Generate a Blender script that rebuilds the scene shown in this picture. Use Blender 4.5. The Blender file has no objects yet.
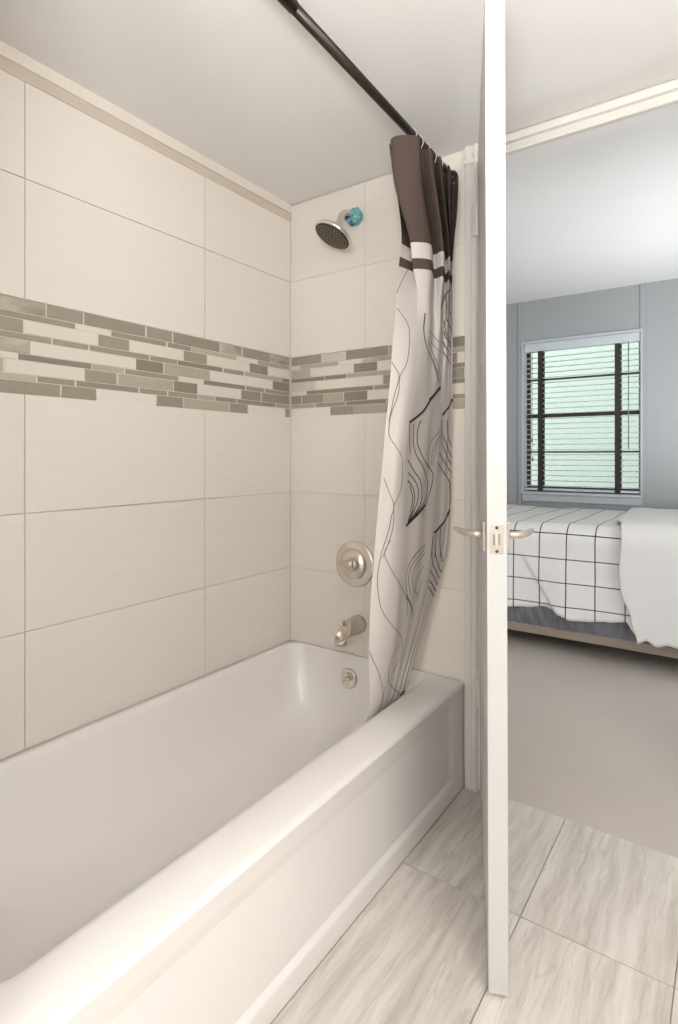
import bpy, bmesh, math, random
from mathutils import Vector, Matrix, noise
C = bpy.context.scene.collection
rnd = random.Random(7)
PI = math.pi

# ------------------------------------------------------------------ materials
def lin(c):
    return tuple(((v/255)/12.92 if v/255 <= .04045 else ((v/255+.055)/1.055)**2.4) for v in c) + (1.0,)

def mat(name, rgb, rough=.5, metal=0.0, bump=0.0, bscale=60.0, var=0.0, vscale=8.0, spec=.5, stretch=(1, 1, 1), island=0.0, sheen=0.0, trans=0.0):
    """principled material; optional noise colour variation, per-piece variation and bump"""
    m = bpy.data.materials.new(name); m.use_nodes = True
    nt = m.node_tree; N = nt.nodes; L = nt.links
    b = N['Principled BSDF']
    b.inputs['Base Color'].default_value = lin(rgb)
    b.inputs['Roughness'].default_value = rough
    b.inputs['Metallic'].default_value = metal
    b.inputs['Specular IOR Level'].default_value = spec
    if sheen: b.inputs['Sheen Weight'].default_value = sheen
    if trans: b.inputs['Transmission Weight'].default_value = trans
    tc = N.new('ShaderNodeTexCoord')
    mp = N.new('ShaderNodeMapping'); mp.inputs['Scale'].default_value = stretch
    L.new(tc.outputs['Object'], mp.inputs['Vector'])
    if var or island:
        col = None
        if var:
            n = N.new('ShaderNodeTexNoise'); n.inputs['Scale'].default_value = vscale; n.inputs['Detail'].default_value = 6
            L.new(mp.outputs['Vector'], n.inputs['Vector'])
            r = N.new('ShaderNodeMapRange')
            r.inputs['From Min'].default_value = .25; r.inputs['From Max'].default_value = .75
            r.inputs['To Min'].default_value = 1-var; r.inputs['To Max'].default_value = 1+var
            L.new(n.outputs['Fac'], r.inputs['Value']); col = r.outputs['Result']
        if island:
            g = N.new('ShaderNodeNewGeometry')
            r2 = N.new('ShaderNodeMapRange')
            r2.inputs['To Min'].default_value = 1-island; r2.inputs['To Max'].default_value = 1+island
            L.new(g.outputs['Random Per Island'], r2.inputs['Value'])
            if col is None: col = r2.outputs['Result']
            else:
                mm = N.new('ShaderNodeMath'); mm.operation = 'MULTIPLY'
                L.new(col, mm.inputs[0]); L.new(r2.outputs['Result'], mm.inputs[1]); col = mm.outputs[0]
        mx = N.new('ShaderNodeVectorMath'); mx.operation = 'SCALE'
        mx.inputs[0].default_value = lin(rgb)[:3]
        L.new(col, mx.inputs['Scale']); L.new(mx.outputs['Vector'], b.inputs['Base Color'])
    if bump:
        n2 = N.new('ShaderNodeTexNoise'); n2.inputs['Scale'].default_value = bscale; n2.inputs['Detail'].default_value = 4
        L.new(mp.outputs['Vector'], n2.inputs['Vector'])
        bp = N.new('ShaderNodeBump'); bp.inputs['Strength'].default_value = bump; bp.inputs['Distance'].default_value = .004
        L.new(n2.outputs['Fac'], bp.inputs['Height']); L.new(bp.outputs['Normal'], b.inputs['Normal'])
    return m

def travertine(name):
    """vein-cut stone look: bands running along Y, shifted per tile"""
    m = bpy.data.materials.new(name); m.use_nodes = True
    nt = m.node_tree; N = nt.nodes; L = nt.links
    b = N['Principled BSDF']; b.inputs['Roughness'].default_value = .38
    tc = N.new('ShaderNodeTexCoord'); g = N.new('ShaderNodeNewGeometry')
    off = N.new('ShaderNodeVectorMath'); off.operation = 'SCALE'; off.inputs[0].default_value = (7.3, 3.1, 11.7)
    L.new(g.outputs['Random Per Island'], off.inputs['Scale'])
    add = N.new('ShaderNodeVectorMath'); L.new(tc.outputs['Object'], add.inputs[0]); L.new(off.outputs['Vector'], add.inputs[1])
    w = N.new('ShaderNodeTexNoise'); w.inputs['Scale'].default_value = 9; w.inputs['Detail'].default_value = 6
    L.new(add.outputs['Vector'], w.inputs['Vector'])
    wo = N.new('ShaderNodeVectorMath'); wo.operation = 'MULTIPLY_ADD'
    wo.inputs[1].default_value = (.028, .0, 0)
    L.new(w.outputs['Color'], wo.inputs[0]); L.new(add.outputs['Vector'], wo.inputs[2])
    mp = N.new('ShaderNodeMapping'); mp.inputs['Scale'].default_value = (17, 1.2, 1)
    L.new(wo.outputs['Vector'], mp.inputs['Vector'])
    n = N.new('ShaderNodeTexNoise'); n.inputs['Scale'].default_value = 1.3; n.inputs['Detail'].default_value = 9; n.inputs['Roughness'].default_value = .70
    L.new(mp.outputs['Vector'], n.inputs['Vector'])
    cr = N.new('ShaderNodeValToRGB'); e = cr.color_ramp.elements
    e[0].position = .28; e[0].color = lin((168, 159, 149))
    e[1].position = .74; e[1].color = lin((228, 222, 214))
    k = e.new(.42); k.color = lin((194, 186, 176))
    k = e.new(.55); k.color = lin((211, 204, 195))
    L.new(n.outputs['Fac'], cr.inputs['Fac'])
    # fine cracks along the veins
    m2 = N.new('ShaderNodeMapping'); m2.inputs['Scale'].default_value = (20, 2.0, 1); L.new(add.outputs['Vector'], m2.inputs['Vector'])
    n3 = N.new('ShaderNodeTexNoise'); n3.inputs['Scale'].default_value = 1.0; n3.inputs['Detail'].default_value = 7; n3.inputs['Distortion'].default_value = .35
    L.new(m2.outputs['Vector'], n3.inputs['Vector'])
    sb = N.new('ShaderNodeMath'); sb.operation = 'SUBTRACT'; sb.inputs[1].default_value = .56; L.new(n3.outputs['Fac'], sb.inputs[0])
    ab = N.new('ShaderNodeMath'); ab.operation = 'ABSOLUTE'; L.new(sb.outputs[0], ab.inputs[0])
    mr = N.new('ShaderNodeMapRange'); mr.inputs['From Max'].default_value = .022; mr.inputs['To Min'].default_value = .38; mr.inputs['To Max'].default_value = 0
    L.new(ab.outputs[0], mr.inputs['Value'])
    mx = N.new('ShaderNodeMix'); mx.data_type = 'RGBA'; mx.inputs['B'].default_value = lin((166, 155, 143))
    L.new(mr.outputs['Result'], mx.inputs['Factor']); L.new(cr.outputs['Color'], mx.inputs['A'])
    L.new(mx.outputs['Result'], b.inputs['Base Color'])
    return m

M = {}
M['tile'] = mat('glazed_wall_tile', (226, 218, 208), .32, bump=.10, bscale=30, var=.018, vscale=9, stretch=(1, 1, 14), island=.012)
M['grout'] = mat('grout', (203, 193, 181), .9)
M['grout_pale'] = mat('pale_grout', (214, 203, 190), .9)
M['floor_grout'] = mat('floor_grout', (160, 150, 138), .9)
M['travertine'] = travertine('travertine_floor_tile')
M['stone'] = mat('taupe_stone', (150, 142, 127), .5, var=.06, vscale=60, island=.07)
M['stone_dark'] = mat('dark_taupe_stone', (138, 129, 114), .5, var=.08, vscale=60, island=.08)
M['stone_light'] = mat('light_taupe_stone', (176, 167, 152), .5, var=.06, vscale=60, island=.06)
M['stone_pale'] = mat('pale_grey_stone', (198, 192, 182), .5, var=.04, vscale=60)
M['marble'] = mat('marbled_stone', (170, 161, 147), .45, var=.38, vscale=13, stretch=(1, 1, 2))
M['glass_white'] = mat('white_glass_tile', (219, 212, 201), .12, island=.015)
M['paint'] = mat('white_ceiling_paint', (233, 230, 227), .85, bump=.05, bscale=180)
M['trim'] = mat('white_gloss_trim', (216, 211, 204), .35)
M['doorpaint'] = mat('white_door_paint', (196, 195, 192), .38)
M['blue'] = mat('grey_blue_wall_panel', (160, 161, 161), .7)
M['cement'] = mat('beige_bedroom_floor', (192, 182, 173), .8, var=.05, vscale=2.2, bump=.1, bscale=120)
M['tub'] = mat('white_enamel', (231, 226, 222), .27)
M['chrome'] = mat('brushed_chrome', (226, 219, 210), .28, metal=.9)
M['nickel'] = mat('satin_nickel', (205, 195, 183), .38, metal=.8)
M['teal'] = mat('teal_film', (112, 172, 178), .3, spec=.6)
M['teal_dark'] = mat('dark_teal_film', (30, 98, 116), .3)
M['spray'] = mat('dark_spray_face', (44, 35, 26), .4)
M['nozzle'] = mat('rubber_nozzle', (150, 136, 112), .6)
M['rod'] = mat('dark_bronze_rod', (48, 39, 33), .32, metal=.35)
M['ring'] = mat('clear_plastic_ring', (232, 228, 222), .2)
M['cloth'] = mat('white_curtain_cloth', (214, 205, 198), .8, bump=.06, bscale=400, sheen=.15)
M['cloth_dark'] = mat('brown_curtain_cloth', (86, 71, 63), .85, bump=.05, bscale=400)
M['ink'] = mat('printed_dark_line', (58, 48, 46), .8)
M['ink_grey'] = mat('printed_grey_line', (124, 115, 110), .8)
M['sheet'] = mat('slate_blue_sheet', (116, 116, 121), .85, var=.15, vscale=18, stretch=(3, 1, .6))
M['mattress'] = mat('mattress_fabric', (206, 203, 198), .9)
M['rail'] = mat('taupe_bed_rail', (152, 138, 124), .6, var=.05, vscale=10)
M['throw'] = mat('white_throw_fabric', (232, 229, 225), .9, bump=.2, bscale=25)
M['valance'] = mat('pale_grey_headrail', (196, 201, 203), .5)
M['slat'] = mat('white_blind_slat', (200, 204, 204), .45)
M['tape'] = mat('dark_ladder_tape', (52, 47, 43), .9)
M['sash'] = mat('dark_brown_sash', (58, 44, 38), .5)
M['cord'] = mat('grey_cord', (120, 124, 124), .7)
M['mint'] = mat('pale_green_siding', (120, 127, 117), .9)
M['soil'] = mat('outside_ground', (150, 150, 140), .95, var=.1, vscale=4)
M['dark'] = mat('dark_slot', (60, 54, 48), .6)
M['latch'] = mat('latch_plate_metal', (198, 190, 180), .3, metal=.85)

def glass():
    m = bpy.data.materials.new('window_glass'); m.use_nodes = True
    b = m.node_tree.nodes['Principled BSDF']
    b.inputs['Base Color'].default_value = (.97, 1, .985, 1)
    b.inputs['Transmission Weight'].default_value = 1; b.inputs['Roughness'].default_value = 0; b.inputs['IOR'].default_value = 1.02
    return m
M['glass'] = glass()

def duvet_mat():
    """white cotton with a woven window-pane grid, in cloth coordinates (UV, metres)"""
    m = bpy.data.materials.new('windowpane_grid_cotton'); m.use_nodes = True
    nt = m.node_tree; N = nt.nodes; L = nt.links
    b = N['Principled BSDF']; b.inputs['Roughness'].default_value = .9
    uv = N.new('ShaderNodeUVMap'); uv.uv_map = 'cloth'
    sp = N.new('ShaderNodeSeparateXYZ'); L.new(uv.outputs['UV'], sp.inputs['Vector'])
    outs = []
    for ax in ('X', 'Y'):
        w = N.new('ShaderNodeMath'); w.operation = 'WRAP'; w.inputs[1].default_value = .0725; w.inputs[2].default_value = -.0725
        L.new(sp.outputs[ax], w.inputs[0])
        a = N.new('ShaderNodeMath'); a.operation = 'ABSOLUTE'; L.new(w.outputs[0], a.inputs[0])
        c = N.new('ShaderNodeMath'); c.operation = 'LESS_THAN'; c.inputs[1].default_value = .0031; L.new(a.outputs[0], c.inputs[0])
        outs.append(c.outputs[0])
    mx = N.new('ShaderNodeMath'); mx.operation = 'MAXIMUM'; L.new(outs[0], mx.inputs[0]); L.new(outs[1], mx.inputs[1])
    mix = N.new('ShaderNodeMix'); mix.data_type = 'RGBA'
    mix.inputs['A'].default_value = lin((234, 231, 227)); mix.inputs['B'].default_value = lin((66, 62, 60))
    L.new(mx.outputs[0], mix.inputs['Factor']); L.new(mix.outputs['Result'], b.inputs['Base Color'])
    return m
M['duvet'] = duvet_mat()

# ------------------------------------------------------------------ mesh helpers
class MB:
    def __init__(self): self.bm = bmesh.new()
    def vs(self, pts): return [self.bm.verts.new(p) for p in pts]
    def face(self, v, mi=0, smooth=False):
        try:
            f = self.bm.faces.new(v); f.material_index = mi; f.smooth = smooth; return f
        except ValueError: return None
    def box(self, x0, x1, y0, y1, z0, z1, mi=0, bev=0.0):
        r = bmesh.ops.create_cube(self.bm, size=1)
        for v in r['verts']:
            v.co = Vector(((x0+x1)/2+v.co.x*(x1-x0), (y0+y1)/2+v.co.y*(y1-y0), (z0+z1)/2+v.co.z*(z1-z0)))
        fs = {f for v in r['verts'] for f in v.link_faces}
        for f in fs: f.material_index = mi
        if bev:
            es = list({e for v in r['verts'] for e in v.link_edges})
            o = bmesh.ops.bevel(self.bm, geom=es, offset=bev, segments=2, affect='EDGES', profile=.5)
            for f in o['faces']: f.material_index = mi
        return self
    def prism(self, prof, a, b, axis, mi=0):
        """closed 2D profile swept from a to b along axis: 'X' -> (y,z), 'Y' -> (x,z), 'Z' -> (x,y)"""
        def P(p, t):
            return {'X': (t, p[0], p[1]), 'Y': (p[0], t, p[1]), 'Z': (p[0], p[1], t)}[axis]
        A = self.vs([P(p, a) for p in prof]); B = self.vs([P(p, b) for p in prof]); n = len(prof)
        for i in range(n): self.face([A[i], A[(i+1) % n], B[(i+1) % n], B[i]], mi)
        self.face(A, mi); self.face(B[::-1], mi)
        return self
    def loft(self, loops, mi=0, cap0=False, cap1=False, smooth=True, closed=True):
        R = [self.vs(l) for l in loops]; n = len(R[0])
        for a, b in zip(R, R[1:]):
            for i in range(n if closed else n-1): self.face([a[i], a[(i+1) % n], b[(i+1) % n], b[i]], mi, smooth)
        if cap0: self.face(R[0][::-1], mi, False)
        if cap1: self.face(R[-1], mi, False)
        return self
    def lathe(self, prof, origin, axis, n=32, mi=0, cap=True):
        """prof: (radius, distance along axis)"""
        ax = Vector(axis).normalized(); o = Vector(origin)
        u = ax.orthogonal().normalized(); w = ax.cross(u)
        loops = [[o+ax*h+(u*math.cos(2*PI*i/n)+w*math.sin(2*PI*i/n))*max(r, 1e-5) for i in range(n)] for r, h in prof]
        return self.loft(loops, mi, cap, cap)
    def tube(self, pts, rad, n=14, mi=0, flat=None):
        P = [Vector(p) for p in pts]; rr = rad if isinstance(rad, (list, tuple)) else [rad]*len(P)
        T = [(P[min(i+1, len(P)-1)]-P[max(i-1, 0)]).normalized() for i in range(len(P))]
        u = T[0].orthogonal().normalized(); loops = []
        for p, t, r in zip(P, T, rr):
            u = (u-t*u.dot(t)).normalized(); w = t.cross(u)
            loops.append([p+(u*math.cos(2*PI*i/n)+w*math.sin(2*PI*i/n))*r for i in range(n)])
        return self.loft(loops, mi, True, True)
    def build(self, name, mats, parent=None, auto=True):
        bmesh.ops.recalc_face_normals(self.bm, faces=self.bm.faces) if auto else None
        me = bpy.data.meshes.new(name); self.bm.to_mesh(me); self.bm.free()
        for m in (mats if isinstance(mats, (list, tuple)) else [mats]): me.materials.append(m)
        o = bpy.data.objects.new(name, me); C.objects.link(o)
        if parent:
            o.parent = parent
            o.matrix_parent_inverse = Matrix.Translation(-parent.location) if parent.rotation_euler.z == 0 else Matrix.Identity(4)
        return o

def tag(o, label, cat, group=None, kind=None):
    o['label'] = label; o['category'] = cat
    if group: o['group'] = group
    if kind: o['kind'] = kind
    return o

def empty(name, loc):
    o = bpy.data.objects.new(name, None); o.location = loc; C.objects.link(o); return o

def cat(P, x):
    """Catmull-Rom through list P (tuples), x in 0..len-1"""
    n = len(P)-1; i = min(int(x), n-1); f = x-i
    p0, p1, p2, p3 = P[max(i-1, 0)], P[i], P[i+1], P[min(i+2, n)]
    return tuple(.5*((2*b)+(-a+c)*f+(2*a-5*b+4*c-d)*f*f+(-a+3*b-3*c+d)*f**3) for a, b, c, d in zip(p0, p1, p2, p3))

# ------------------------------------------------------------------ dimensions (metres, floor z=0)
XL, YB, XA, CEIL = -1.4891, 1.7932, -.7377, 2.123
XR, YF = 1.05, -1.35                 # unseen right and front wall of the bathroom
WT = .052                            # partition thickness
DX0, DX1, DZ = -.690, .075, 2.058    # doorway
YW, XBL, XBR, CEILB = 4.4566, -1.80, 1.70, 2.30
ROWS = [.335, .6495, .9525, 1.2595]
ROWS_UP = [1.5003, 1.809, 2.120]
G = .0013

# ------------------------------------------------------------------ bathroom shell
def tiled(mb, put, cols, rows, G=.0013):
    for a, b in zip(cols, cols[1:]):
        for c, d in zip(rows, rows[1:]):
            put(mb, a+G, b-G, c+G, d-G)
def put_left(mb, a, b, c, d, mi=1, h=0.004): mb.box(XL-.006, XL-.004+h, a, b, c, d, mi, bev=.0006)
def put_back(mb, a, b, c, d, mi=1, h=0.004): mb.box(a, b, YB+.004-h, YB+.006, c, d, mi, bev=.0006)

mb = MB()
mb.box(XL-.10, XL-.004, YF-.1, YB+WT, -.05, CEIL+.1, 0)
cl = [.266, .7337, 1.3353, YB+.003]
tiled(mb, put_left, cl, ROWS); tiled(mb, put_left, cl, ROWS_UP)
wl = mb.build('wall_left', [M['grout'], M['tile']])
tag(wl, 'beige tiled wall along the bathtub with a stone mosaic band', 'wall', kind='structure')
KIND = {'G': 0, 'D': 1, 'L': 2, 'P': 3, 'M': 4, 'W': 5, 'T': 6}
MM = [M['stone'], M['stone_dark'], M['stone_light'], M['stone_pale'], M['marble'], M['glass_white'], M['tile'], mat('mosaic_grout', (208, 199, 188), .9)]
def mosaic(put, data, rows):
    mb = MB(); z = 1.5003-.0012
    put(mb, data[0][0][0], data[0][-1][1], 1.262, 1.4985, 7, .0034)
    for i, r in enumerate(data):
        h = .0331 if i % 2 == 0 else .0147
        for a, b, k in r: put(mb, a, b, z-h, z, KIND[k], .0045 if k != 'T' else .004)
        z -= h+.0022
    return mb
# measured layout: mosaic rows (from, to, stone kind), curtain folds in plan per height
ML=[
 [(0.275,0.787,'M'),(0.791,0.892,'G'),(0.896,1.095,'G'),(1.102,1.197,'G'),(1.203,1.403,'G'),(1.410,1.512,'M'),(1.520,1.668,'G'),(1.671,1.784,'M')],
 [(0.275,0.868,'G'),(0.871,0.975,'W'),(0.980,1.173,'G'),(1.181,1.275,'G'),(1.279,1.484,'L'),(1.489,1.595,'W'),(1.600,1.784,'M')],
 [(0.275,0.729,'G'),(0.732,0.936,'W'),(0.939,1.038,'G'),(1.042,1.239,'W'),(1.246,1.343,'G'),(1.347,1.551,'W'),(1.557,1.654,'D'),(1.659,1.784,'W')],
 [(0.275,0.802,'G'),(0.807,0.907,'G'),(0.913,1.109,'G'),(1.115,1.217,'G'),(1.221,1.415,'D'),(1.424,1.522,'G'),(1.530,1.740,'L'),(1.743,1.784,'D')],
 [(0.275,0.747,'M'),(0.749,1.059,'W'),(1.064,1.162,'D'),(1.168,1.356,'L'),(1.363,1.680,'W'),(1.686,1.784,'D')],
 [(0.275,0.716,'W'),(0.718,0.916,'D'),(0.919,1.021,'L'),(1.026,1.221,'G'),(1.227,1.327,'W'),(1.332,1.530,'D'),(1.538,1.634,'G'),(1.642,1.784,'G')],
 [(0.275,0.681,'L'),(0.688,0.895,'W'),(0.898,0.996,'G'),(1.003,1.201,'L'),(1.205,1.301,'D'),(1.305,1.507,'W'),(1.512,1.614,'G'),(1.622,1.784,'G')],
 [(0.275,0.762,'L'),(0.767,0.867,'G'),(0.874,1.070,'G'),(1.077,1.177,'G'),(1.183,1.303,'G'),(1.307,1.382,'L'),(1.386,1.484,'G'),(1.491,1.698,'G'),(1.704,1.784,'L')],
 [(0.275,0.826,'G'),(0.832,0.931,'G'),(0.934,1.135,'T'),(1.139,1.241,'G'),(1.246,1.449,'L'),(1.454,1.543,'G'),(1.549,1.758,'T'),(1.762,1.784,'G')],
]
MK=[
 [(-1.483,-1.334,'G'),(-1.331,-1.220,'P'),(-1.215,-1.031,'G'),(-1.027,-0.910,'L'),(-0.906,-0.783,'G'),(-0.779,-0.733,'D')],
 [(-1.483,-1.440,'W'),(-1.437,-1.252,'L'),(-1.248,-1.143,'W'),(-1.139,-0.982,'M'),(-0.978,-0.827,'G'),(-0.823,-0.733,'L')],
 [(-1.483,-1.389,'L'),(-1.383,-1.183,'W'),(-1.179,-1.078,'D'),(-1.073,-0.864,'W'),(-0.860,-0.765,'G'),(-0.761,-0.733,'W')],
 [(-1.483,-1.319,'D'),(-1.314,-1.215,'D'),(-1.211,-1.031,'L'),(-1.027,-0.827,'G'),(-0.823,-0.733,'D')],
 [(-1.483,-1.364,'P'),(-1.361,-1.054,'W'),(-1.050,-0.942,'G'),(-0.938,-0.827,'W'),(-0.823,-0.740,'G'),(-0.738,-0.733,'W')],
 [(-1.483,-1.409,'W'),(-1.404,-1.095,'D'),(-1.091,-0.942,'G'),(-0.938,-0.808,'W'),(-0.805,-0.733,'D')],
 [(-1.483,-1.434,'G'),(-1.429,-1.324,'G'),(-1.322,-1.229,'L'),(-1.224,-1.121,'D'),(-1.117,-0.883,'W'),(-0.879,-0.827,'G'),(-0.823,-0.733,'W')],
 [(-1.483,-1.364,'L'),(-1.359,-1.220,'G'),(-1.215,-1.040,'D'),(-1.035,-0.864,'G'),(-0.860,-0.733,'G')],
 [(-1.483,-1.290,'T'),(-1.288,-1.183,'G'),(-1.181,-0.982,'L'),(-0.978,-0.827,'T'),(-0.823,-0.733,'L')],
]
CURT=[
 (2.018,[(-0.832,1.453),(-0.845,1.531),(-0.815,1.435),(-0.738,1.454),(-0.763,1.522),(-0.733,1.528),(-0.761,1.607),(-0.730,1.583),(-0.761,1.681),(-0.728,1.645),(-0.759,1.747),(-0.728,1.719)]),
 (1.880,[(-0.835,1.512),(-0.845,1.582),(-0.805,1.443),(-0.742,1.484),(-0.785,1.587),(-0.732,1.567),(-0.772,1.667),(-0.730,1.620),(-0.765,1.713),(-0.730,1.657),(-0.758,1.736),(-0.730,1.708)]),
 (1.745,[(-0.812,1.492),(-0.808,1.558),(-0.785,1.492),(-0.742,1.533),(-0.775,1.622),(-0.733,1.612),(-0.765,1.697),(-0.735,1.664),(-0.758,1.720),(-0.740,1.687),(-0.755,1.726),(-0.740,1.703)]),
 (1.660,[(-0.805,1.464),(-0.793,1.545),(-0.782,1.511),(-0.745,1.553),(-0.772,1.630),(-0.738,1.623),(-0.762,1.694),(-0.738,1.664),(-0.756,1.712),(-0.742,1.688),(-0.755,1.723),(-0.742,1.700)]),
 (1.580,[(-0.808,1.455),(-0.786,1.529),(-0.775,1.533),(-0.752,1.560),(-0.768,1.622),(-0.745,1.623),(-0.763,1.685),(-0.743,1.667),(-0.758,1.713),(-0.745,1.691),(-0.757,1.726),(-0.745,1.707)]),
 (1.450,[(-0.820,1.455),(-0.785,1.501),(-0.772,1.534),(-0.762,1.567),(-0.766,1.611),(-0.756,1.632),(-0.761,1.673),(-0.752,1.680),(-0.758,1.709),(-0.751,1.705),(-0.758,1.730),(-0.752,1.727)]),
 (1.100,[(-0.830,1.415),(-0.795,1.428),(-0.785,1.458),(-0.785,1.507),(-0.776,1.569),(-0.779,1.616),(-0.775,1.659),(-0.777,1.701),(-0.773,1.723),(-0.775,1.747),(-0.773,1.755),(-0.772,1.764)]),
 (0.800,[(-0.845,1.389),(-0.812,1.418),(-0.798,1.457),(-0.798,1.507),(-0.790,1.550),(-0.791,1.592),(-0.783,1.632),(-0.783,1.668),(-0.778,1.687),(-0.779,1.713),(-0.777,1.724),(-0.775,1.735)]),
 (0.550,[(-0.865,1.395),(-0.842,1.429),(-0.830,1.479),(-0.837,1.535),(-0.834,1.568),(-0.836,1.599),(-0.833,1.620),(-0.836,1.647),(-0.833,1.659),(-0.836,1.683),(-0.834,1.693),(-0.833,1.706)]),
 (0.360,[(-0.882,1.422),(-0.872,1.451),(-0.868,1.491),(-0.875,1.534),(-0.872,1.547),(-0.875,1.572),(-0.872,1.586),(-0.875,1.608),(-0.872,1.616),(-0.875,1.635),(-0.873,1.641),(-0.872,1.650)]),
 (.235,[(-0.917,1.412),(-0.907,1.441),(-0.903,1.481),(-0.910,1.524),(-0.907,1.537),(-0.910,1.562),(-0.907,1.576),(-0.910,1.598),(-0.907,1.606),(-0.910,1.625),(-0.908,1.631),(-0.907,1.640)]),
]
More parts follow.
